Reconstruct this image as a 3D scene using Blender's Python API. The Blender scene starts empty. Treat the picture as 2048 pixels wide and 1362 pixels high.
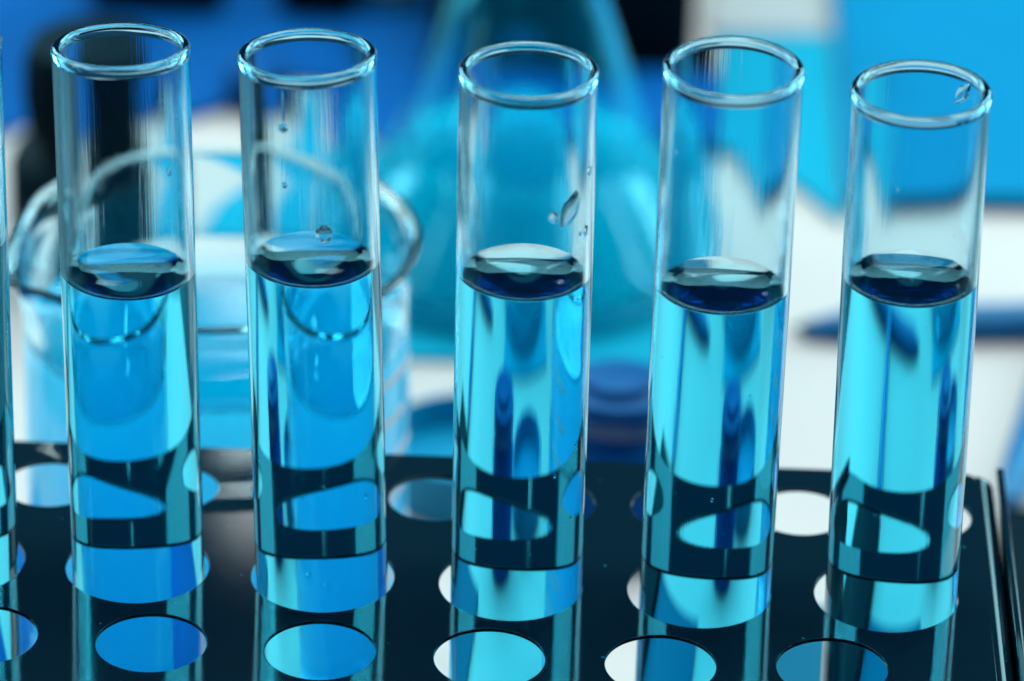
import bpy, bmesh, math, random
from mathutils import Matrix, Vector

random.seed(7)
S = 0.001            # everything below is written in millimetres
C = bpy.context.scene.collection
scene = bpy.context.scene
TABLE = -58.0        # height of the table under the rack's top plate (z = 0)

# ------------------------------------------------------------------ camera
cam_d = bpy.data.cameras.new('camera')
cam = bpy.data.objects.new('camera', cam_d)
C.objects.link(cam)
scene.camera = cam
CAM_LOC = Vector((9.958, -496.447, 295.431))
CAM_R = Vector((0.999214657, 0.033070123, 0.021827433))
CAM_U = Vector((-0.034777230, 0.467931095, 0.883080424))
CAM_B = Vector((0.018989843, -0.883146000, 0.468713696))
m = Matrix.Identity(4)
for i in range(3):
    m[i][0], m[i][1], m[i][2] = CAM_R[i], CAM_U[i], CAM_B[i]
    m[i][3] = CAM_LOC[i] * S
cam.matrix_world = m
cam_d.sensor_width = 36.0
cam_d.lens = 168.6561
cam_d.clip_start = 0.02
cam_d.clip_end = 30.0
cam_d.dof.use_dof = True
cam_d.dof.focus_distance = 0.5607
cam_d.dof.aperture_fstop = 14.5

# ------------------------------------------------------------------ world and lamps
world = bpy.data.worlds.new('World')
scene.world = world
world.use_nodes = True
bg = world.node_tree.nodes['Background']
bg.inputs['Color'].default_value = (0.01, 0.20, 0.55, 1)
bg.inputs['Strength'].default_value = 0.35


def lamp(name, loc, target, sx, sy, power, color):
    d = bpy.data.lights.new(name, 'AREA')
    d.shape = 'RECTANGLE'
    d.size, d.size_y = sx, sy
    d.energy = power
    d.color = color
    o = bpy.data.objects.new(name, d)
    C.objects.link(o)
    o.location = loc
    dirv = (Vector(target) - Vector(loc)).normalized()
    o.rotation_euler = dirv.to_track_quat('-Z', 'Y').to_euler()
    return o


WARM = (0.58, 0.93, 1.0)      # the lamps are gelled cyan
lamp('overhead_softbox', (0.15, 0.25, 1.0), (0, 0.15, -0.058), 0.9, 0.9, 13.5, WARM)
lamp('rear_fill_lamp', (0.0, 1.12, 1.15), (0, 0.12, 0), 1.4, 0.60, 12, (0.35, 0.90, 1.0))  # fill lamp added to brighten the beaker and flask liquids
for sx in (-1, 1):               # lamp panels added in pairs to brighten the flask and edge the tubes
    for nm, az in (('inner', 0.62), ('outer', 1.16)):
        lamp('rear_fill_panel_%s' % nm, (sx * 1.38 * math.sin(az), 0.1 + 1.38 * math.cos(az), 0.60), (0, 0.1, 0), 0.46, 0.85, 10.5,
             (0.42, 0.90, 1.0))

lamp('right_strip_lamp', (0.75, 0.10, 0.30), (0, 0.0, 0.0), 0.05, 0.5, 0.8, WARM)  # strip lamp added for white streaks along the tubes' right edges
lamp('left_strip_lamp', (-0.75, -0.15, 0.25), (0, 0.0, 0.0), 0.05, 0.45, 0.4, (0.5, 0.9, 1.0))  # weaker strip lamp added for streaks on the left edges
lamp('back_strip_lamp', (-0.114, 1.0, 0.530), (-0.035, 0, 0), 0.016, 0.085, 0.055, (0.9, 1, 1))

scene.view_settings.view_transform = 'Standard'
scene.view_settings.look = 'None'
scene.view_settings.exposure = 0.16
scene.view_settings.gamma = 1
scene.cycles.use_denoising = True
scene.cycles.max_bounces = 28
scene.cycles.transmission_bounces = 26
scene.cycles.glossy_bounces = 8
scene.cycles.diffuse_bounces = 4
scene.cycles.volume_bounces = 12
scene.cycles.transparent_max_bounces = 8
scene.cycles.caustics_refractive = True
scene.cycles.caustics_reflective = True
scene.cycles.blur_glossy = 0.3
scene.cycles.sample_clamp_indirect = 6.0


# ------------------------------------------------------------------ materials
def new_mat(name):
    mt = bpy.data.materials.new(name)
    mt.use_nodes = True
    nt = mt.node_tree
    nt.nodes.clear()
    out = nt.nodes.new('ShaderNodeOutputMaterial')
    return mt, nt, out


def glass_mat(name, color, ior, rough=0.0, streak=0.0, absorb=None, freq=70.0, bright_scatter=None):
    mt, nt, out = new_mat(name)
    g = nt.nodes.new('ShaderNodeBsdfGlass')
    g.inputs['Color'].default_value = (*color, 1)
    g.inputs['IOR'].default_value = 1.333 if ior == 'face' else ior
    g.inputs['Roughness'].default_value = rough
    nt.links.new(g.outputs[0], out.inputs['Surface'])
    if ior == 'face':                # 1.333 on the free surface, water-to-glass on the side
        at = nt.nodes.new('ShaderNodeAttribute')
        at.attribute_name = 'ior'
        nt.links.new(at.outputs['Fac'], g.inputs['IOR'])
    if streak > 0:
        tc = nt.nodes.new('ShaderNodeTexCoord')
        sp = nt.nodes.new('ShaderNodeSeparateXYZ')
        nt.links.new(tc.outputs['Object'], sp.inputs[0])
        at = nt.nodes.new('ShaderNodeMath'); at.operation = 'ARCTAN2'
        nt.links.new(sp.outputs['Y'], at.inputs[0])
        nt.links.new(sp.outputs['X'], at.inputs[1])
        zz = nt.nodes.new('ShaderNodeMath'); zz.operation = 'MULTIPLY'
        nt.links.new(sp.outputs['Z'], zz.inputs[0]); zz.inputs[1].default_value = 18.0
        cb = nt.nodes.new('ShaderNodeCombineXYZ')
        nt.links.new(at.outputs[0], cb.inputs[0])
        nt.links.new(zz.outputs[0], cb.inputs[1])
        no = nt.nodes.new('ShaderNodeTexNoise')
        no.inputs['Scale'].default_value = freq / 6.283
        no.inputs['Detail'].default_value = 1.0
        no.inputs['Roughness'].default_value = 0.5
        ml = nt.nodes.new('ShaderNodeVectorMath'); ml.operation = 'MULTIPLY'
        nt.links.new(cb.outputs[0], ml.inputs[0]); ml.inputs[1].default_value = (6.283, 0.35, 1)
        nt.links.new(ml.outputs[0], no.inputs['Vector'])
        bp = nt.nodes.new('ShaderNodeBump')
        bp.inputs['Strength'].default_value = 1.0
        bp.inputs['Distance'].default_value = streak * S
        nt.links.new(no.outputs['Fac'], bp.inputs['Height'])
        nt.links.new(bp.outputs[0], g.inputs['Normal'])
    if absorb:
        v = nt.nodes.new('ShaderNodeVolumeAbsorption')
        v.inputs['Color'].default_value = (*absorb[0], 1)
        v.inputs['Density'].default_value = absorb[1]
        nt.links.new(v.outputs[0], out.inputs['Volume'])
        if bright_scatter:                   # scattering added to make the liquid look brighter
            vs = nt.nodes.new('ShaderNodeVolumeScatter')
            vs.inputs['Color'].default_value = (*bright_scatter[0], 1)
            vs.inputs['Density'].default_value = bright_scatter[1]
            vs.inputs['Anisotropy'].default_value = 0.3
            ad = nt.nodes.new('ShaderNodeAddShader')
            nt.links.new(v.outputs[0], ad.inputs[0])
            nt.links.new(vs.outputs[0], ad.inputs[1])
            nt.links.new(ad.outputs[0], out.inputs['Volume'])
    return mt


def solid(name, color, rough=0.5, spec=0.5, noise=0.0, nscale=120.0, bump=0.0, transmission=0.0, metal=0.0):
    mt, nt, out = new_mat(name)
    b = nt.nodes.new('ShaderNodeBsdfPrincipled')
    b.inputs['Base Color'].default_value = (*color, 1)
    b.inputs['Roughness'].default_value = rough
    b.inputs['Specular IOR Level'].default_value = spec
    b.inputs['Transmission Weight'].default_value = transmission
    b.inputs['Metallic'].default_value = metal
    nt.links.new(b.outputs[0], out.inputs['Surface'])
    if noise or bump:
        tc = nt.nodes.new('ShaderNodeTexCoord')
        no = nt.nodes.new('ShaderNodeTexNoise')
        no.inputs['Scale'].default_value = nscale
        no.inputs['Detail'].default_value = 5
        nt.links.new(tc.outputs['Object'], no.inputs['Vector'])
        if noise:
            mx = nt.nodes.new('ShaderNodeMix'); mx.data_type = 'RGBA'
            mx.inputs['A'].default_value = (*[c * (1 - noise) for c in color], 1)
            mx.inputs['B'].default_value = (*[min(1, c * (1 + noise)) for c in color], 1)
            nt.links.new(no.outputs['Fac'], mx.inputs['Factor'])
            nt.links.new(mx.outputs['Result'], b.inputs['Base Color'])
        if bump:
            bp = nt.nodes.new('ShaderNodeBump')
            bp.inputs['Distance'].default_value = bump * S
            nt.links.new(no.outputs['Fac'], bp.inputs['Height'])
            nt.links.new(bp.outputs[0], b.inputs['Normal'])
    return mt


def plate_material():
    mt, nt, out = new_mat('glossy_black_plate')
    b = nt.nodes.new('ShaderNodeBsdfPrincipled')
    b.inputs['Roughness'].default_value = 0.07
    b.inputs['Specular IOR Level'].default_value = 0.14
    nt.links.new(b.outputs[0], out.inputs['Surface'])
    tc = nt.nodes.new('ShaderNodeTexCoord')
    vo = nt.nodes.new('ShaderNodeTexVoronoi')          # tiny dust specks
    vo.inputs['Scale'].default_value = 260.0
    nt.links.new(tc.outputs['Object'], vo.inputs['Vector'])
    n2 = nt.nodes.new('ShaderNodeTexNoise')
    n2.inputs['Scale'].default_value = 90.0
    nt.links.new(tc.outputs['Object'], n2.inputs['Vector'])
    ad = nt.nodes.new('ShaderNodeMath'); ad.operation = 'MULTIPLY_ADD'
    nt.links.new(n2.outputs['Fac'], ad.inputs[0])
    ad.inputs[1].default_value = 0.12
    nt.links.new(vo.outputs['Distance'], ad.inputs[2])
    lt = nt.nodes.new('ShaderNodeMath'); lt.operation = 'LESS_THAN'
    nt.links.new(ad.outputs[0], lt.inputs[0]); lt.inputs[1].default_value = 0.10
    mx = nt.nodes.new('ShaderNodeMix'); mx.data_type = 'RGBA'
    mx.inputs['A'].default_value = (0.0025, 0.0095, 0.0145, 1)
    mx.inputs['B'].default_value = (0.02, 0.10, 0.14, 1)
    nt.links.new(lt.outputs[0], mx.inputs['Factor'])
    nt.links.new(mx.outputs['Result'], b.inputs['Base Color'])
    n3 = nt.nodes.new('ShaderNodeTexNoise')
    n3.inputs['Scale'].default_value = 40.0
    n3.inputs['Detail'].default_value = 6
    nt.links.new(tc.outputs['Object'], n3.inputs['Vector'])
    mr = nt.nodes.new('ShaderNodeMapRange')
    mr.inputs['To Min'].default_value = 0.02
    mr.inputs['To Max'].default_value = 0.11
    nt.links.new(n3.outputs['Fac'], mr.inputs['Value'])
    nt.links.new(mr.outputs[0], b.inputs['Roughness'])
    return mt


GLASS = (0.90, 0.98, 1.0)
M = dict(
    tube=glass_mat('tube_glass', GLASS, 1.47, streak=0.0048, freq=55.0),
    tube_rim=glass_mat('rim_glass', (0.74, 0.92, 0.97), 1.47),
    tube_water=glass_mat('clear_liquid', (1, 1, 1), 'face', absorb=((0.0, 0.895, 0.99), 165.0)),
    drop=glass_mat('water_drop', (0.9, 0.98, 1), 1.333),
    ware=glass_mat('labware_glass', (0.90, 0.985, 1.0), 1.47),
    flask_glass=glass_mat('flask_glass', (0.55, 0.95, 1.0), 1.47),
    beaker_liquid=glass_mat('blue_liquid', (1, 1, 1), 'face', absorb=((0.0, 0.84, 1.0), 60.0), bright_scatter=((0.0, 1.0, 1.0), 50.0)),
    flask_liquid=glass_mat('cyan_liquid', (1, 1, 1), 'face', absorb=((0.0, 0.90, 1.0), 90.0), bright_scatter=((0.0, 0.955, 1.0), 190.0)),
    plate=plate_material(),
    black=solid('black_plastic', (0.0005, 0.006, 0.010), 0.6, 0.05),
    table=solid('white_table', (0.69, 0.42, 0.365), 0.45, 0.3, noise=0.02, nscale=30),
    bench=solid('dark_bench', (0.001, 0.009, 0.015), 0.5, 0.2, noise=0.1),
    white=solid('white_enamel', (0.8, 0.46, 0.42), 0.4),
    blue=solid('blue_cover', (0.0, 0.16, 0.29), 0.6, 0.05, noise=0.4, nscale=9),
    deep=solid('deep_blue_plastic', (0.0, 0.045, 0.15), 0.5, 0.1, noise=0.1, nscale=30),
    mid=solid('mid_blue_cover', (0.0, 0.068, 0.23), 0.6, 0.05, noise=0.6, nscale=16),
    cyan=solid('cyan_paper', (0.0, 0.255, 0.35), 0.6, 0.1, noise=0.15, nscale=16),
    teal=solid('dull_teal', (0.0, 0.09, 0.15), 0.6, 0.1),
    jar=solid('dark_blue_lid', (0.0, 0.05, 0.17), 0.3, 0.4, noise=0.5, nscale=150),
    dish=solid('light_blue_dish', (0.0, 0.20, 0.33), 0.4, 0.2, noise=0.4, nscale=60),
    greycard=solid('grey_card', (0.46, 0.33, 0.31), 0.6, 0.1),
    pale=solid('pale_cyan_plastic', (0.16, 0.33, 0.33), 0.4, 0.4),
    penblue=solid('pen_blue', (0.002, 0.11, 0.25), 0.3, 0.3),
)


# ------------------------------------------------------------------ helpers
def link_mesh(name, verts, faces, mats, parent=None, fmat=None, smooth=True, angle=None, loc=None):
    me = bpy.data.meshes.new(name)
    me.from_pydata([(x * S, y * S, z * S) for x, y, z in verts], [], faces)
    for mt in (mats if isinstance(mats, (list, tuple)) else [mats]):
        me.materials.append(mt)
    if fmat:
        me.polygons.foreach_set('material_index', fmat)
    me.polygons.foreach_set('use_smooth', [smooth] * len(me.polygons))
    if angle:
        me.set_sharp_from_angle(angle=math.radians(angle))
    me.update()
    o = bpy.data.objects.new(name, me)
    C.objects.link(o)
    if parent:
        o.parent = parent
    if loc:
        o.location = [c * S for c in loc]
    return o


def thing(name, label, cat, loc=(0, 0, 0), group=None, rot=None):
    o = bpy.data.objects.new(name, None)
    o.empty_display_size = 0.01
    C.objects.link(o)
    o.location = [c * S for c in loc]
    if rot is not None:
        o.rotation_mode = 'QUATERNION'
        o.rotation_quaternion = rot
    o['label'] = label
    o['category'] = cat
    if group:
        o['group'] = group
    return o


def lathe(profile, n=128, mod=None):
    """profile: list of (r, z) or (r, z, tag); mod(r, th, z, tag) -> (x, y, z). Faces point to the left of the
    direction of travel seen with z up and r to the right (travel up = outward normals)."""
    verts, rings = [], []
    for p in profile:
        r, z = p[0], p[1]
        tag = p[2] if len(p) > 2 else None
        if r < 1e-6:
            rings.append([len(verts)])
            verts.append(mod(0, 0, z, tag) if mod else (0, 0, z))
            continue
        ring = []
        for k in range(n):
            th = 2 * math.pi * k / n
            ring.append(len(verts))
            verts.append(mod(r, th, z, tag) if mod else (r * math.cos(th), r * math.sin(th), z))
        rings.append(ring)
    faces = []
    for a, b in zip(rings, rings[1:]):
        for k in range(n):
            k2 = (k + 1) % n
            if len(a) == 1 and len(b) == 1:
                continue
            if len(a) == 1:
                faces.append((a[0], b[k2], b[k]))
            elif len(b) == 1:
                faces.append((a[k], a[k2], b[0]))
            else:
                faces.append((a[k], a[k2], b[k2], b[k]))
    return verts, faces


def arc(cx, cz, r, a0, a1, n):
    return [(cx + r * math.cos(math.radians(a0 + (a1 - a0) * i / n)), cz + r * math.sin(math.radians(a0 + (a1 - a0) * i / n)))
            for i in range(n + 1)]


def box(name, x0, x1, y0, y1, z0, z1, mt, parent=None, bev=0.6, seg=3):
    bm = bmesh.new()
    bmesh.ops.create_cube(bm, size=1)
    cx, cy, cz = (x0 + x1) / 2, (y0 + y1) / 2, (z0 + z1) / 2
    for v in bm.verts:
        v.co = Vector((cx + v.co.x * (x1 - x0), cy + v.co.y * (y1 - y0), cz + v.co.z * (z1 - z0)))
    if bev:
        bmesh.ops.bevel(bm, geom=bm.edges[:], offset=bev, segments=seg, affect='EDGES', profile=0.5)
    for v in bm.verts:
        v.co *= S
    me = bpy.data.meshes.new(name)
    bm.to_mesh(me); bm.free()
    me.materials.append(mt)
    me.polygons.foreach_set('use_smooth', [True] * len(me.polygons))
    me.set_sharp_from_angle(angle=math.radians(40))
    o = bpy.data.objects.new(name, me)
    C.objects.link(o)
    if parent:
        o.parent = parent
    return o


def slab(name, pts, z0, z1, mt, parent=None, bev=0.4):
    bm = bmesh.new()
    vs = [bm.verts.new((x, y, z0)) for x, y in pts]
    f = bm.faces.new(vs)
    if f.normal.z > 0:
        pass
    r = bmesh.ops.extrude_face_region(bm, geom=[f])
    for v in r['geom']:
        if isinstance(v, bmesh.types.BMVert):
            v.co.z = z1
    bmesh.ops.recalc_face_normals(bm, faces=bm.faces[:])
    if bev:
        bmesh.ops.bevel(bm, geom=bm.edges[:], offset=bev, segments=2, affect='EDGES', profile=0.5)
    for v in bm.verts:
        v.co *= S
    me = bpy.data.meshes.new(name)
    bm.to_mesh(me); bm.free()
    me.materials.append(mt)
    o = bpy.data.objects.new(name, me)
    C.objects.link(o)
    if parent:
        o.parent = parent
    return o


def tag(o, label, cat, group=None):
    o['label'] = label
    o['category'] = cat
    if group:
        o['group'] = group
    return o


# ------------------------------------------------------------------ table
t = link_mesh('table_top', [(-1600, -900, TABLE), (1600, -900, TABLE), (1600, 1700, TABLE), (-1600, 1700, TABLE)],
              [(0, 1, 2, 3)], M['bench'])
t['kind'] = 'structure'
TABLE += 0.5
t = link_mesh('white_sheet', [(-150, -5, TABLE), (165, -5, TABLE), (190, 620, TABLE), (-97, 620, TABLE), (-97, 185, TABLE), (-150, 150, TABLE)],
              [(0, 1, 2, 3, 4, 5)], M['table'])
t['kind'] = 'structure'

# ------------------------------------------------------------------ the rack
rack = thing('test_tube_rack', 'glossy black rack plate with three rows of round holes, tubes standing in its middle row', 'rack',
             (0, 5, TABLE))


def holed_plate(name, x0, x1, y0, y1, z, thick, holes, mt, parent, bevel=0.1):
    cu = bpy.data.curves.new(name, 'CURVE')
    cu.dimensions = '2D'
    cu.fill_mode = 'BOTH'
    cu.extrude = thick / 2 - bevel
    cu.bevel_depth = bevel
    cu.bevel_resolution = 2
    rc = 1.2
    pts = []
    for cx, cy, a in ((x1 - rc, y0 + rc, -90), (x1 - rc, y1 - rc, 0), (x0 + rc, y1 - rc, 90), (x0 + rc, y0 + rc, 180)):
        for i in range(5):
            an = math.radians(a + 90 * i / 4)
            pts.append((cx + rc * math.cos(an), cy + rc * math.sin(an)))
    sp = cu.splines.new('POLY')
    sp.points.add(len(pts) - 1)
    for i, (x, y) in enumerate(pts):
        sp.points[i].co = (x, y, 0, 1)
    sp.use_cyclic_u = True
    for hx, hy, hr in holes:
        sp = cu.splines.new('POLY')
        n = 96
        sp.points.add(n - 1)
        for i in range(n):
            a = -2 * math.pi * i / n
            sp.points[i].co = (hx + (hr + bevel) * math.cos(a), hy + (hr + bevel) * math.sin(a), 0, 1)
        sp.use_cyclic_u = True
    tmp = bpy.data.objects.new(name, cu)
    C.objects.link(tmp)
    dg = bpy.context.evaluated_depsgraph_get()
    me = bpy.data.meshes.new_from_object(tmp.evaluated_get(dg))
    bpy.data.objects.remove(tmp)
    me.name = name
    for v in me.vertices:
        v.co = Vector((v.co.x * S, v.co.y * S, (v.co.z + z) * S))
    me.materials.clear()
    me.materials.append(mt)
    me.polygons.foreach_set('use_smooth', [True] * len(me.polygons))
    me.set_sharp_from_angle(angle=math.radians(25))
    o = bpy.data.objects.new(name, me)
    C.objects.link(o)
    o.parent = parent
    o.matrix_parent_inverse = Matrix.Translation(parent.location).inverted()
    return o


MID = [(-67.4, -0.9), (-45.08, -0.95), (-22.72, -1.53), (-0.1, -1.9), (22.5, -2.0), (44.9, -1.4)]
FRONT = [(-81.5, -18), (-61.6, -17.9), (-41.71, -18.32), (-21.87, -18.63), (-2.02, -19.0), (17.96, -19.1), (37.99, -18.4)]
BACK = [(-73.5, 18.2), (-57.9, 18.2), (-42.65, 18.4), (-27.1, 18.2), (-10.2, 18.0), (4.0, 17.7), (19.8, 17.8), (35.0, 17.8), (50.4, 17.8)]
holes = [(x, y, 8.6) for x, y in MID] + [(x, y, 6.5) for x, y in FRONT] + [(x, y, 5.65) for x, y in BACK]
PT = 0.45
X1 = 56.8
holed_plate('top_plate', -94, X1 + 0.3, -36, 28.6, -PT / 2, PT, holes, M['plate'], rack)
holed_plate('bottom_plate', -94, 58.5, -34, 28, TABLE + 3, 1.5, [(x, -18, 3) for x in (-40, 0, 40)], M['black'], rack)


def unparent_fix(o):
    o.matrix_parent_inverse = Matrix.Translation(rack.location).inverted()
    return o


# rounded right-hand bend of the plate
prof = [(X1 + 0.35, -0.02)] + arc(X1 + 0.35, -2.4, 2.38, 90, 0, 8) + [(X1 + 2.73, -9.0), (X1 + 1.9, -9.0), (X1 + 1.9, -2.4), (X1 + 0.35, -1.0)]
v, f = [], []
for yy in (-35.0, 28.2):
    for (x, z) in prof:
        v.append((x, yy, z))
n = len(prof)
for i in range(n):
    j = (i + 1) % n
    f.append((i, j, n + j, n + i))
f.append(tuple(range(n)))
f.append(tuple(range(2 * n - 1, n - 1, -1)))
unparent_fix(link_mesh('plate_bend', v, f, M['plate'], rack, angle=40))
unparent_fix(box('side_panel', X1 + 2.95, X1 + 3.95, -37, 29.8, TABLE + 0.05, 0.55, M['plate'], rack, 0.3))
unparent_fix(box('side_panel', -95.2, -94.2, -37, 29.8, TABLE + 0.05, 0.55, M['plate'], rack, 0.3))


# ------------------------------------------------------------------ test tubes
RO, RI = 7.92, 7.15


def drop_mesh(name, parent, R, th, z, w, h, t, mt, tilt=0.0, inward=False, leaf=0.0):
    """a thin lens of water lying on the tube's wall"""
    n, mrings = 28, 8
    verts, faces = [], []
    sgn = -1 if inward else 1

    def P(rho, phi, k):
        a, b = rho * math.cos(phi) * w, rho * math.sin(phi) * h
        if leaf:
            a *= 1 - leaf * (b / h) ** 2
        ca, sa = math.cos(tilt), math.sin(tilt)
        a, b = a * ca - b * sa, a * sa + b * ca
        rr = R + sgn * (0.03 + k)
        an = th + a / R
        return (rr * math.cos(an), rr * math.sin(an), z + b)
    for side in (0, 1):
        base = len(verts)
        verts.append(P(0, 0, t if side == 0 else 0))
        for i in range(1, mrings + 1):
            rho = math.sin(math.pi / 2 * i / mrings)
            for k in range(n):
                verts.append(P(rho, 2 * math.pi * k / n, (t * math.sqrt(max(0, 1 - rho * rho)) if side == 0 else 0)))
        for k in range(n):
            k2 = (k + 1) % n
            q = (base, base + 1 + k, base + 1 + k2)
            faces.append(q if (side == 0) != inward else q[::-1])
            for i in range(mrings - 1):
                a = base + 1 + i * n
                q = (a + k, a + n + k, a + n + k2, a + k2)
                faces.append(q if (side == 0) != inward else q[::-1])
    o = link_mesh(name, verts, faces, mt, parent, angle=50)
    bm = bmesh.new(); bm.from_mesh(o.data)
    bmesh.ops.remove_doubles(bm, verts=bm.verts[:], dist=1e-7)
    bm.to_mesh(o.data); bm.free()
    return o


def liquid_mesh(parent, v1, f1, v2, f2, mt):
    nn = len(v1)
    o = link_mesh('liquid', v1 + v2, f1 + [tuple(i + nn for i in f) for f in f2], mt, parent)
    at = o.data.attributes.new('ior', 'FLOAT', 'FACE')
    at.data.foreach_set('value', [0.907] * len(f1) + [1.333] * len(f2))
    bm = bmesh.new(); bm.from_mesh(o.data)
    bmesh.ops.remove_doubles(bm, verts=bm.verts[:], dist=1e-8)
    ly = bm.faces.layers.float['ior']
    for e in bm.edges:
        e.smooth = len({round(fc[ly], 2) for fc in e.link_faces}) < 2
    bm.to_mesh(o.data); bm.free()
    return o


def make_tube(base, top, level, label):
    """base: the axis at the plate (z=0); top: centre of the rim; level: height of the liquid's edge at the front"""
    b, tp = Vector(base), Vector(top)
    d = (tp - b).normalized()
    foot = b - d * (54.2 / d.z)          # tip of the round bottom
    L = (tp - foot).length
    q = Vector((0, 0, 1)).rotation_difference(d)
    t = thing('test_tube', label, 'test tube', foot, 'clear glass test tubes standing in the rack', q)
    # horizontal plane in the tube's own axes
    up = q.inverted() @ Vector((0, 0, 1))
    lv = (level - foot.z) / d.z
    ax, ay = up.x / up.z, up.y / up.z

    def mod(r, th, z, tg):
        x, y = r * math.cos(th), r * math.sin(th)
        if tg:
            z -= ax * x + ay * y
            if tg == 2:
                z += 0.0
        return (x, y, z)
    # outer wall going up, then (separate rim), then inner wall going down to the liquid's edge
    zr = L - 1.5
    outer = arc(0, RO, RO, -90, 0, 16)
    outer[0] = (0, 0)
    outer += [(RO, RO + 4 + (zr - RO - 4) * i / 10) for i in range(11)]
    v1, f1 = lathe(outer, mod=mod)
    inner = [(RI, zr)] + [(RI, zr + (lv - zr) * i / 8, 2 if i == 8 else None) for i in range(1, 9)]
    v2, f2 = lathe(inner, mod=mod)
    nn = len(v1)
    link_mesh('glass_wall', v1 + v2, f1 + [tuple(i + nn for i in f) for f in f2], M['tube'], t)
    # fire-polished bead
    rimp = [(RO, zr), (RO + 0.03, L - 1.25), (RO + 0.09, L - 0.95), (RO + 0.11, L - 0.7), (RO + 0.05, L - 0.38), (RO - 0.14, L - 0.13),
            (RO - 0.4, L), (RO - 0.65, L - 0.03), (RO - 0.88, L - 0.2), (RI - 0.28, L - 0.45), (RI - 0.3, L - 0.75), (RI - 0.18, L - 1.1), (RI, zr)]
    v, f = lathe(rimp, mod=mod)
    link_mesh('rim', v, f, M['tube_rim'], t)
    # liquid: the side touches the glass, the top is free and climbs at the wall
    zb = 1.1 + RI
    side = arc(0, zb, RI, -90, 0, 14)
    side[0] = (0, zb - RI)
    side += [(RI, zb + (lv - zb) * i / 8, 2 if i == 8 else None) for i in range(1, 9)]
    v1, f1 = lathe(side, mod=mod)
    dip = 1.5
    men = [(RI, lv, 2)]
    for s in (0.04, 0.1, 0.2, 0.35, 0.55, 0.85, 1.25, 1.8, 2.5, 3.4, 4.6, 6.0):
        men.append((RI - s, lv - dip * (1 - math.exp(-s / 1.7)), 1))
    men.append((0, lv - dip, 1))
    v2, f2 = lathe(men, mod=mod)
    nn = len(v1)
    liquid_mesh(t, v1, f1, v2, f2, M['tube_water'])
    return t


TUBES = [
    ((-67.45, -0.9, 0), (-68.1, 3.0, 66.8), 42.2, 'clear glass test tube cut off by the left edge of the photo'),
    ((-44.97, -0.95, 0), (-46.61, 4.5, 66.31), 38.4,
     'clear test tube in front of the beaker\'s left half, liquid level lowest of all'),
    ((-22.81, -1.5, 0), (-24.99, 2.1, 67.26), 41.6,
     'clear test tube in front of the beaker\'s right half, round drop just above its liquid'),
    ((0.58, -1.8, 0), (0.49, -2.1, 68.06), 42.3,
     'clear test tube in front of the cyan flask, large leaf-shaped drop on its wall'),
    ((23.19, -1.9, 0), (23.6, -4.1, 70.21), 42.1,
     'clear test tube with no drops, second from the right end of the rack'),
    ((45.5, -1.4, 0), (44.93, -2.5, 67.4), 43.3,
     'rightmost clear test tube, nearest the rack\'s end, glassy flaw inside its rim'),
]
tubes = [make_tube(*a) for a in TUBES]


def add_drop(i, x, y, z, w, h, t, tilt=0, name='water_drop', inward=False, leaf=0.0, mt=None):
    tb = tubes[i]
    q = tb.rotation_quaternion
    loc = q.inverted() @ (Vector((x, y, z)) - tb.location / S)
    th = math.atan2(loc.y, loc.x)
    return drop_mesh(name, tb, RI if inward else RO, th, loc.z, w, h, t, mt or M['drop'], tilt, inward, leaf)


add_drop(3, 5.4, -8.0, 53.4, 1.1, 2.4, 1.0, -0.45, leaf=0.55)
add_drop(3, 3.75, -9.0, 52.8, 0.6, 0.8, 0.5, 0.3)
add_drop(3, 7.0, -5.2, 57.0, 0.45, 0.65, 0.3, -0.2)
add_drop(3, 7.0, -5.6, 49.6, 0.5, 0.75, 0.3, -0.2)
add_drop(3, 6.4, -6.4, 49.6, 0.25, 0.35, 0.2)
add_drop(2, -27.7, -7.8, 61.4, 0.6, 0.6, 0.4)
add_drop(2, -27.75, -7.8, 64.0, 0.16, 2.0, 0.12, name='drop_trail')
add_drop(2, -21.9, -8.6, 48.5, 1.0, 1.15, 0.8)
add_drop(2, -27.5, -8.0, 54.3, 0.35, 0.4, 0.25)
add_drop(1, -39.0, -3.6, 53.6, 0.3, 0.6, 0.2)
add_drop(5, 50.4, 2.8, 64.6, 0.8, 2.0, 0.4, 0.6, name='glass_flaw', inward=True, leaf=0.6, mt=M['tube_rim'])

add_drop(2, -23.9, -9.3, 4.5, 0.30, 0.42, 0.16)
add_drop(2, -21.7, -9.3, 3.2, 0.33, 0.46, 0.16)
rnd = random.Random(11)
for i, tb in enumerate(tubes):
    for k in range(8):
        a = rnd.uniform(-2.7, -0.4)
        r = rnd.choice((0.06, 0.08, 0.1, 0.14, 0.2))
        drop_mesh('water_drop', tb, RO, a, rnd.uniform(62, 118), r, r * rnd.uniform(1, 1.8), r * 0.5, M['drop'])


# ------------------------------------------------------------------ the beaker
bk = thing('beaker', 'glass beaker of blue liquid standing behind the two left tubes, wide rim with a spout', 'beaker', (-41.0, 62.0, TABLE))
BR, BT, BH = 25.6, 1.15, 13.2 - TABLE
SP = math.radians(205)


def spout(r, th, z, tg):
    x, y = r * math.cos(th), r * math.sin(th)
    dz = max(0.0, (z - (BH - 12)) / 12)
    da = (th - SP + math.pi) % (2 * math.pi) - math.pi
    k = math.exp(-(da / 0.22) ** 2) * dz ** 2
    if r > 5:
        x += math.cos(SP) * 3.6 * k
        y += math.sin(SP) * 3.6 * k
        z -= 0.6 * k
    return (x, y, z)


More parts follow.
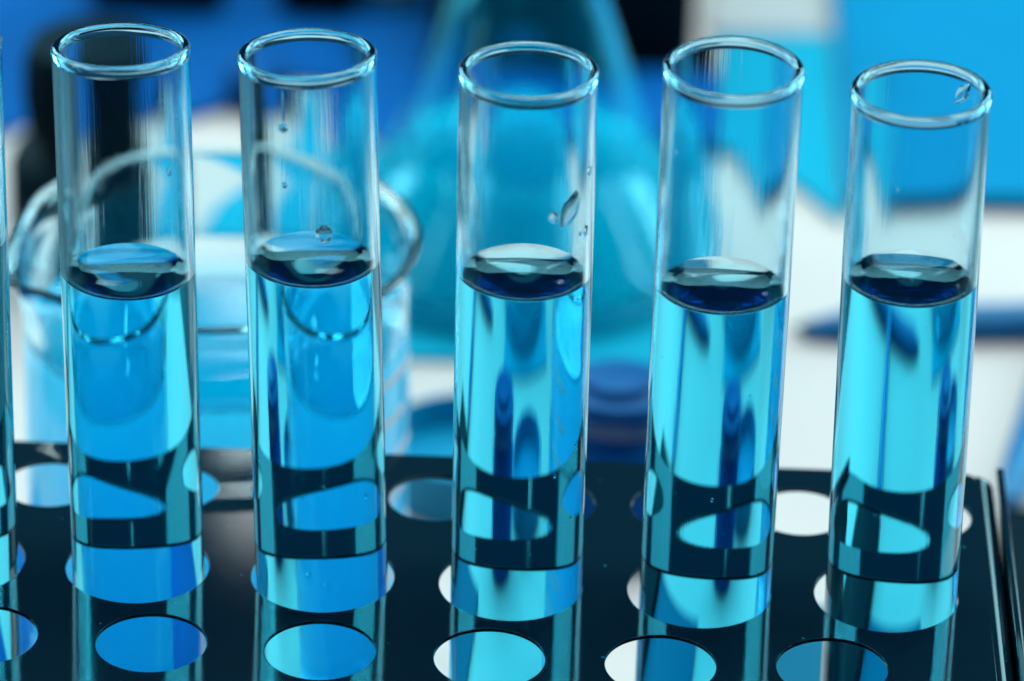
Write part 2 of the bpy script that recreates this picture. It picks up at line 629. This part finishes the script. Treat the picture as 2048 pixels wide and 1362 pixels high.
outer = [(0, 0.1), (BR - 3.5, 0.1)] + arc(BR - 3.5, 3.6, 3.5, -85, 0, 8) + [(BR, 3.6 + (BH - 7.6) * i / 14) for i in range(1, 15)]
outer += [(BR + 0.2, BH - 2.6), (BR + 0.6, BH - 1.4), (BR + 1.0, BH - 0.7)]
rimb = [(BR + 1.0, BH - 0.7), (BR + 1.25, BH - 0.35), (BR + 1.2, BH + 0.0), (BR + 0.9, BH + 0.15), (BR + 0.5, BH + 0.1), (BR - 0.1, BH - 0.3),
        (BR - 0.7, BH - 1.3), (BR - 1.2, BH - 2.6), (BR - BT, BH - 4)]
LV = 0.6 - TABLE
inner = [(BR - BT, BH - 4 + (LV - BH + 4) * i / 8) for i in range(9)]
v1, f1 = lathe(outer, 160, spout)
v2, f2 = lathe(inner, 160, spout)
nn = len(v1)
link_mesh('glass_wall', v1 + v2, f1 + [tuple(i + nn for i in f) for f in f2], M['ware'], bk, angle=60)
v, f = lathe(rimb, 160, spout)
link_mesh('rim', v, f, M['ware'], bk)


def liquid(parent, side, top, mt, n=160):
    v1, f1 = lathe(side, n)
    v2, f2 = lathe(top, n)
    return liquid_mesh(parent, v1, f1, v2, f2, mt)


BI = BR - BT
side = [(0, 2.2), (BI - 3, 2.2)] + arc(BI - 3, 5.2, 3, -85, 0, 6) + [(BI, 5.2 + (LV - 5.2) * i / 6) for i in range(1, 7)]
top = [(BI, LV)] + [(BI - s, LV - 2.6 * (1 - math.exp(-s / 2.6))) for s in (0.15, 0.4, 0.8, 1.4, 2.2, 3.2, 4.5, 6.5, 9, 13)] + [(0, LV - 2.6)]
liquid(bk, side, top, M['beaker_liquid'])


def patch(name, parent, rfun, th0, th1, z0, z1, mt, nx=14, nz=6, off=0.08, thick=0.1, round_=0.0, slant=0.0):
    verts, faces = [], []
    for lay in (off, off + thick):
        for j in range(nz + 1):
            for i in range(nx + 1):
                a, b = i / nx * 2 - 1, j / nz * 2 - 1
                if round_:
                    a *= 1 - round_ * abs(b) ** 6
                    b *= 1 - round_ * abs(a) ** 6
                th = (th0 + th1) / 2 + a * (th1 - th0) / 2
                z = (z0 + z1) / 2 + b * (z1 - z0) / 2 + slant * a
                r = rfun(z) + lay
                verts.append((r * math.cos(th), r * math.sin(th), z))
    W = nx + 1
    N = W * (nz + 1)
    for j in range(nz):
        for i in range(nx):
            a = j * W + i
            faces.append((a, a + W, a + W + 1, a + 1))
            faces.append((N + a, N + a + 1, N + a + W + 1, N + a + W))
    ring = [i for i in range(W)] + [j * W + nx for j in range(1, nz + 1)] + [nz * W + i for i in range(nx - 1, -1, -1)] + [j * W for j in range(nz - 1, 0, -1)]
    for i in range(len(ring)):
        a, b = ring[i], ring[(i + 1) % len(ring)]
        faces.append((a, b, N + b, N + a))
    return link_mesh(name, verts, faces, mt, parent, angle=50)


for k in range(7):
    zz = -TABLE - 2.2 - 5.9 * k
    w = math.radians(-30), math.radians(-6)
    patch('graduation_mark', bk, lambda z: BR, w[0], w[1] - (0.12 if k % 2 else 0), zz - 0.4, zz + 0.4, M['white'], 10, 1)

# ------------------------------------------------------------------ the flask
fl = thing('erlenmeyer_flask', 'conical glass flask half full of bright cyan liquid, behind the middle tubes', 'flask', (-3.9, 197.0, TABLE + 1.1))
FL = -37.1 - TABLE       # height of the liquid
RS = 20.6               # radius at the liquid


def fr(z):
    d = FL - z
    return RS + (d * 0.68 if d > 3 else d * 0.32 if d < -3 else d * 0.50 + 0.54 * (d / 3) ** 2)


zt = FL + (RS - 10.5) / 0.32
outer = [(0, 0.1), (fr(4) - 4, 0.1)] + arc(fr(4.4) - 4.3, 4.5, 4.4, -85, 5, 8)
outer += [(fr(z), z) for z in (8, 11, 15, 18, FL - 3, FL - 1.5, FL, FL + 1.5, FL + 3, FL + 8, FL + 16, FL + 24, zt - 2)]
outer += [(10.7, zt + 1), (10.5, zt + 4), (10.5, zt + 22), (10.9, zt + 24)]
rimf = [(10.9, zt + 24), (12.2, zt + 25), (12.6, zt + 26), (12.2, zt + 27), (11.0, zt + 27.2), (9.6, zt + 26.4), (9.2, zt + 25), (9.1, zt + 23)]
TT = 1.4
inner = [(9.1, zt + 23), (9.1, zt + 4), (9.3, zt + 1)] + [(fr(z) - TT, z) for z in (zt - 2, FL + 24, FL + 16, FL + 8, FL + 3, FL + 1.5, FL)]
v1, f1 = lathe(outer, 160)
v2, f2 = lathe(inner, 160)
nn = len(v1)
link_mesh('glass_wall', v1 + v2, f1 + [tuple(i + nn for i in f) for f in f2], M['flask_glass'], fl, angle=60)
v, f = lathe(rimf, 128)
link_mesh('rim', v, f, M['flask_glass'], fl)
fi = lambda z: fr(z) - TT
side = [(0, 2.0), (fi(4) - 4, 2.0)] + arc(fi(5.5) - 3.6, 5.6, 3.6, -85, 5, 6) + [(fi(z), z) for z in (9, 12, 15, 18, FL - 3, FL - 1.5, FL)]
top = [(fi(FL), FL)] + [(fi(FL) - s, FL - 2.6 * (1 - math.exp(-s / 2.6))) for s in (0.15, 0.4, 0.8, 1.4, 2.2, 3.2, 4.5, 6.5, 9, 13)] + [(0, FL - 2.6)]
liquid(fl, side, top, M['flask_liquid'])


# ------------------------------------------------------------------ things on the table behind the rack
def turned(name, label, cat, loc, parts, group=None):
    t = thing(name, label, cat, loc, group)
    for pn, prof, mt in parts:
        v, f = lathe(prof, 64)
        link_mesh(pn, v, f, mt, t, angle=45)
    return t


turned('reagent_bottle', 'black bottle with a narrow neck, out of focus behind the left part of the beaker', 'bottle', (-71.0, 185, TABLE), [
    ('body', [(0, 0.1), (8.2, 0.1), (14.0, 1.2), (14.2, 8), (14.0, 21), (13, 23), (10.2, 24.2), (8.2, 25), (8.2, 25.4), (0, 25.4)], M['black']),
    ('cap', [(0, 25.6), (9.6, 25.6), (10.8, 27), (11.5, 32), (11.3, 38), (10.0, 41.5), (5, 42.8), (0, 43)], M['black'])])

# navy dish-like jar behind the rack
turned('lidded_jar', 'short blue lidded jar behind the rack, in the gap right of the centre tube', 'jar', (12.3, 105.0, TABLE), [
    ('body', [(0, 0.1), (7.6, 0.1), (8.4, 1.4), (8.6, 10), (8.4, 19), (7.8, 21), (7.2, 22), (0, 22.0)], M['mid']),
    ('lid', [(0, 22.2), (7.9, 22.2), (8.4, 22.8), (8.4, 26.2), (7.8, 27.2), (5.5, 27.3), (5.0, 28.6), (0, 28.8)], M['jar'])])

turned('shallow_dish', 'shallow light blue dish on the table behind the rack, below the flask', 'dish', (-9.0, 122.0, TABLE), [
    ('base', [(0, 0.1), (12.6, 0.1), (13.2, 0.8), (13.4, 8.5), (12.8, 8.6), (12.4, 3.6), (0, 3.5)], M['dish'])])
card = slab('plastic_card', [(-57, 199), (-51, 228), (-45, 244), (-43.5, 258), (-36, 259), (-37.5, 199)], TABLE + 0.1, TABLE + 1.2, M['cyan'])
tag(card, 'bright cyan card on the table seen through the beaker, left of the flask', 'card')

tc_ = slab('teal_sheet', [(31, 42), (66, 42), (66, 88), (29, 88)], TABLE + 0.1, TABLE + 2.0, M['teal'])  # plain teal sheet, gives the dull tone inside that hole
tag(tc_, 'dull teal sheet under the rack, seen through its front hole nearest the right end', 'card')

slab_blue = slab('folder', [(49.4, 219), (79, 220), (170, 224), (172, 420), (49.2, 400)], TABLE + 0.1, TABLE + 3.2, M['blue'])
tag(slab_blue, 'large flat blue folder filling the upper right corner of the photo', 'folder')
pad = slab('notepad', [(25.0, 236), (31, 239), (41, 226), (48.9, 212), (49.0, 286), (28.0, 284)], TABLE + 0.1, TABLE + 1.8, M['cyan'])
tag(pad, 'bright cyan notepad lying along the left edge of the blue folder', 'notepad')
pb = slab('paper_card', [(26.5, 287), (48.5, 288), (48.5, 345), (28.5, 345)], TABLE + 0.1, TABLE + 1.2, M['greycard'])
tag(pb, 'pale grey card at the far edge, between the black case and the blue folder', 'card')
lm = slab('blue_mat', [(-112, 36), (-68, 36), (-68, 104), (-112, 104)], TABLE + 0.1, TABLE + 1.0, M['mid'])
tag(lm, 'mid-blue mat on the table under the left end of the rack, seen through its holes', 'mat')
bx = slab('blue_strip', [(-19, 240), (24.6, 238), (26.5, 264), (-19.5, 264)], TABLE + 0.1, TABLE + 4, M['mid'])
tag(bx, 'mid-blue strip on the table between the flask and the black case', 'strip')
tray = slab('tray', [(-35.5, 160), (20.5, 160.5), (23.5, 236), (-35, 235)], TABLE + 0.1, TABLE + 1.0, M['cyan'], bev=0.2)
tag(tray, 'cyan tray under the flask, its straight front edge showing behind the rack', 'tray')
sh = slab('plastic_sheet', [(-99, 226), (-89, 240), (-62, 244), (-55, 250), (-51, 261), (-34, 261), (-31, 238), (-24, 234), (-20, 262), (-20, 310), (-120, 300)], TABLE + 0.1, TABLE + 1.6, M['mid'])
tag(sh, 'mid-blue plastic sheet lying far behind the beaker at the upper left', 'plastic sheet')
turned('bottle_cap', 'round dark blue cap on the table behind the beaker, left of the flask', 'cap', (-51.5, 251, TABLE), [
    ('shell', [(0, 1.8), (4.6, 1.8), (5.0, 2.4), (5.0, 7.0), (4.4, 7.8), (0, 8)], M['deep'])])
turned('pill_box', 'pale cyan round box far behind, just left of the flask neck', 'box', (-30.5, 296, TABLE), [
    ('base', [(0, 0.1), (5.2, 0.1), (5.6, 0.6), (5.6, 5.0), (0, 5.0)], M['pale']),
    ('lid', [(0, 5.1), (6.0, 5.1), (6.2, 5.6), (6.2, 8.0), (5.4, 8.6), (0, 8.6)], M['white'])])

mb = thing('instrument_case', 'black case with a pale blue highlight plate, out of focus behind the neck of the flask', 'case', (2, 300, TABLE))
for o in (box('body', -24, 22, -33, 60, 0.1, 22, M['black'], mb, 2.0),
          box('highlight_plate', -13, -4, -33.4, -33.05, 6, 9.5, M['blue'], mb, 0.1)):  # blue plate stands in for a highlight on the case
    pass
b2 = box('eraser_block', -84, -60, 286, 340, TABLE + 0.1, TABLE + 12, M['black'], None, 2.0)
tag(b2, 'black block standing on the far edge of the blue sheet at top left', 'block')


b3 = box('storage_case', -50, -36, 286, 330, TABLE + 1.7, TABLE + 10, M['black'], None, 2.0)
tag(b3, 'black case at the top edge, above the second tube from the left', 'case')

# pens
def pen(name, label, p0, p1, r, mt, tipm):
    a, b = Vector(p0), Vector(p1)
    d = (b - a)
    L = d.length
    t = thing(name, label, 'pen', p0, None, Vector((0, 0, 1)).rotation_difference(d.normalized()))
    v, f = lathe([(0, 0), (0.35, 0.1), (0.5, 1.2), (1.3, 2.2)], 32)
    link_mesh('tip', v, f, tipm, t, angle=50)
    v, f = lathe([(1.3, 2.2), (r * 0.75, 7), (r, 11), (r, L - 4), (r * 0.9, L - 1), (0, L)], 32)
    link_mesh('barrel', v, f, mt, t, angle=50)
    return t


pen('ballpoint_pen', 'blue pen lying on the white table, its dark tip showing between the two right tubes',
    (39.4, 172.5, TABLE + 1.6), (150, 184, TABLE + 3.4), 3.3, M['penblue'], M['black'])
pen('marker_pen', 'blue marker lying beside the right end of the rack, pointing away to the upper right',
    (70.0, 115, TABLE + 3.2), (83.0, 175, TABLE + 3.5), 2.9, M['penblue'], M['deep'])
k = box('corner_block', 66.2, 92, 36, 112, TABLE + 0.1, TABLE + 6, M['black'], None, 1.5)  # plain black block, gives the dark tone of this corner
tag(k, 'black block in the lower right corner beside the end of the rack', 'block')
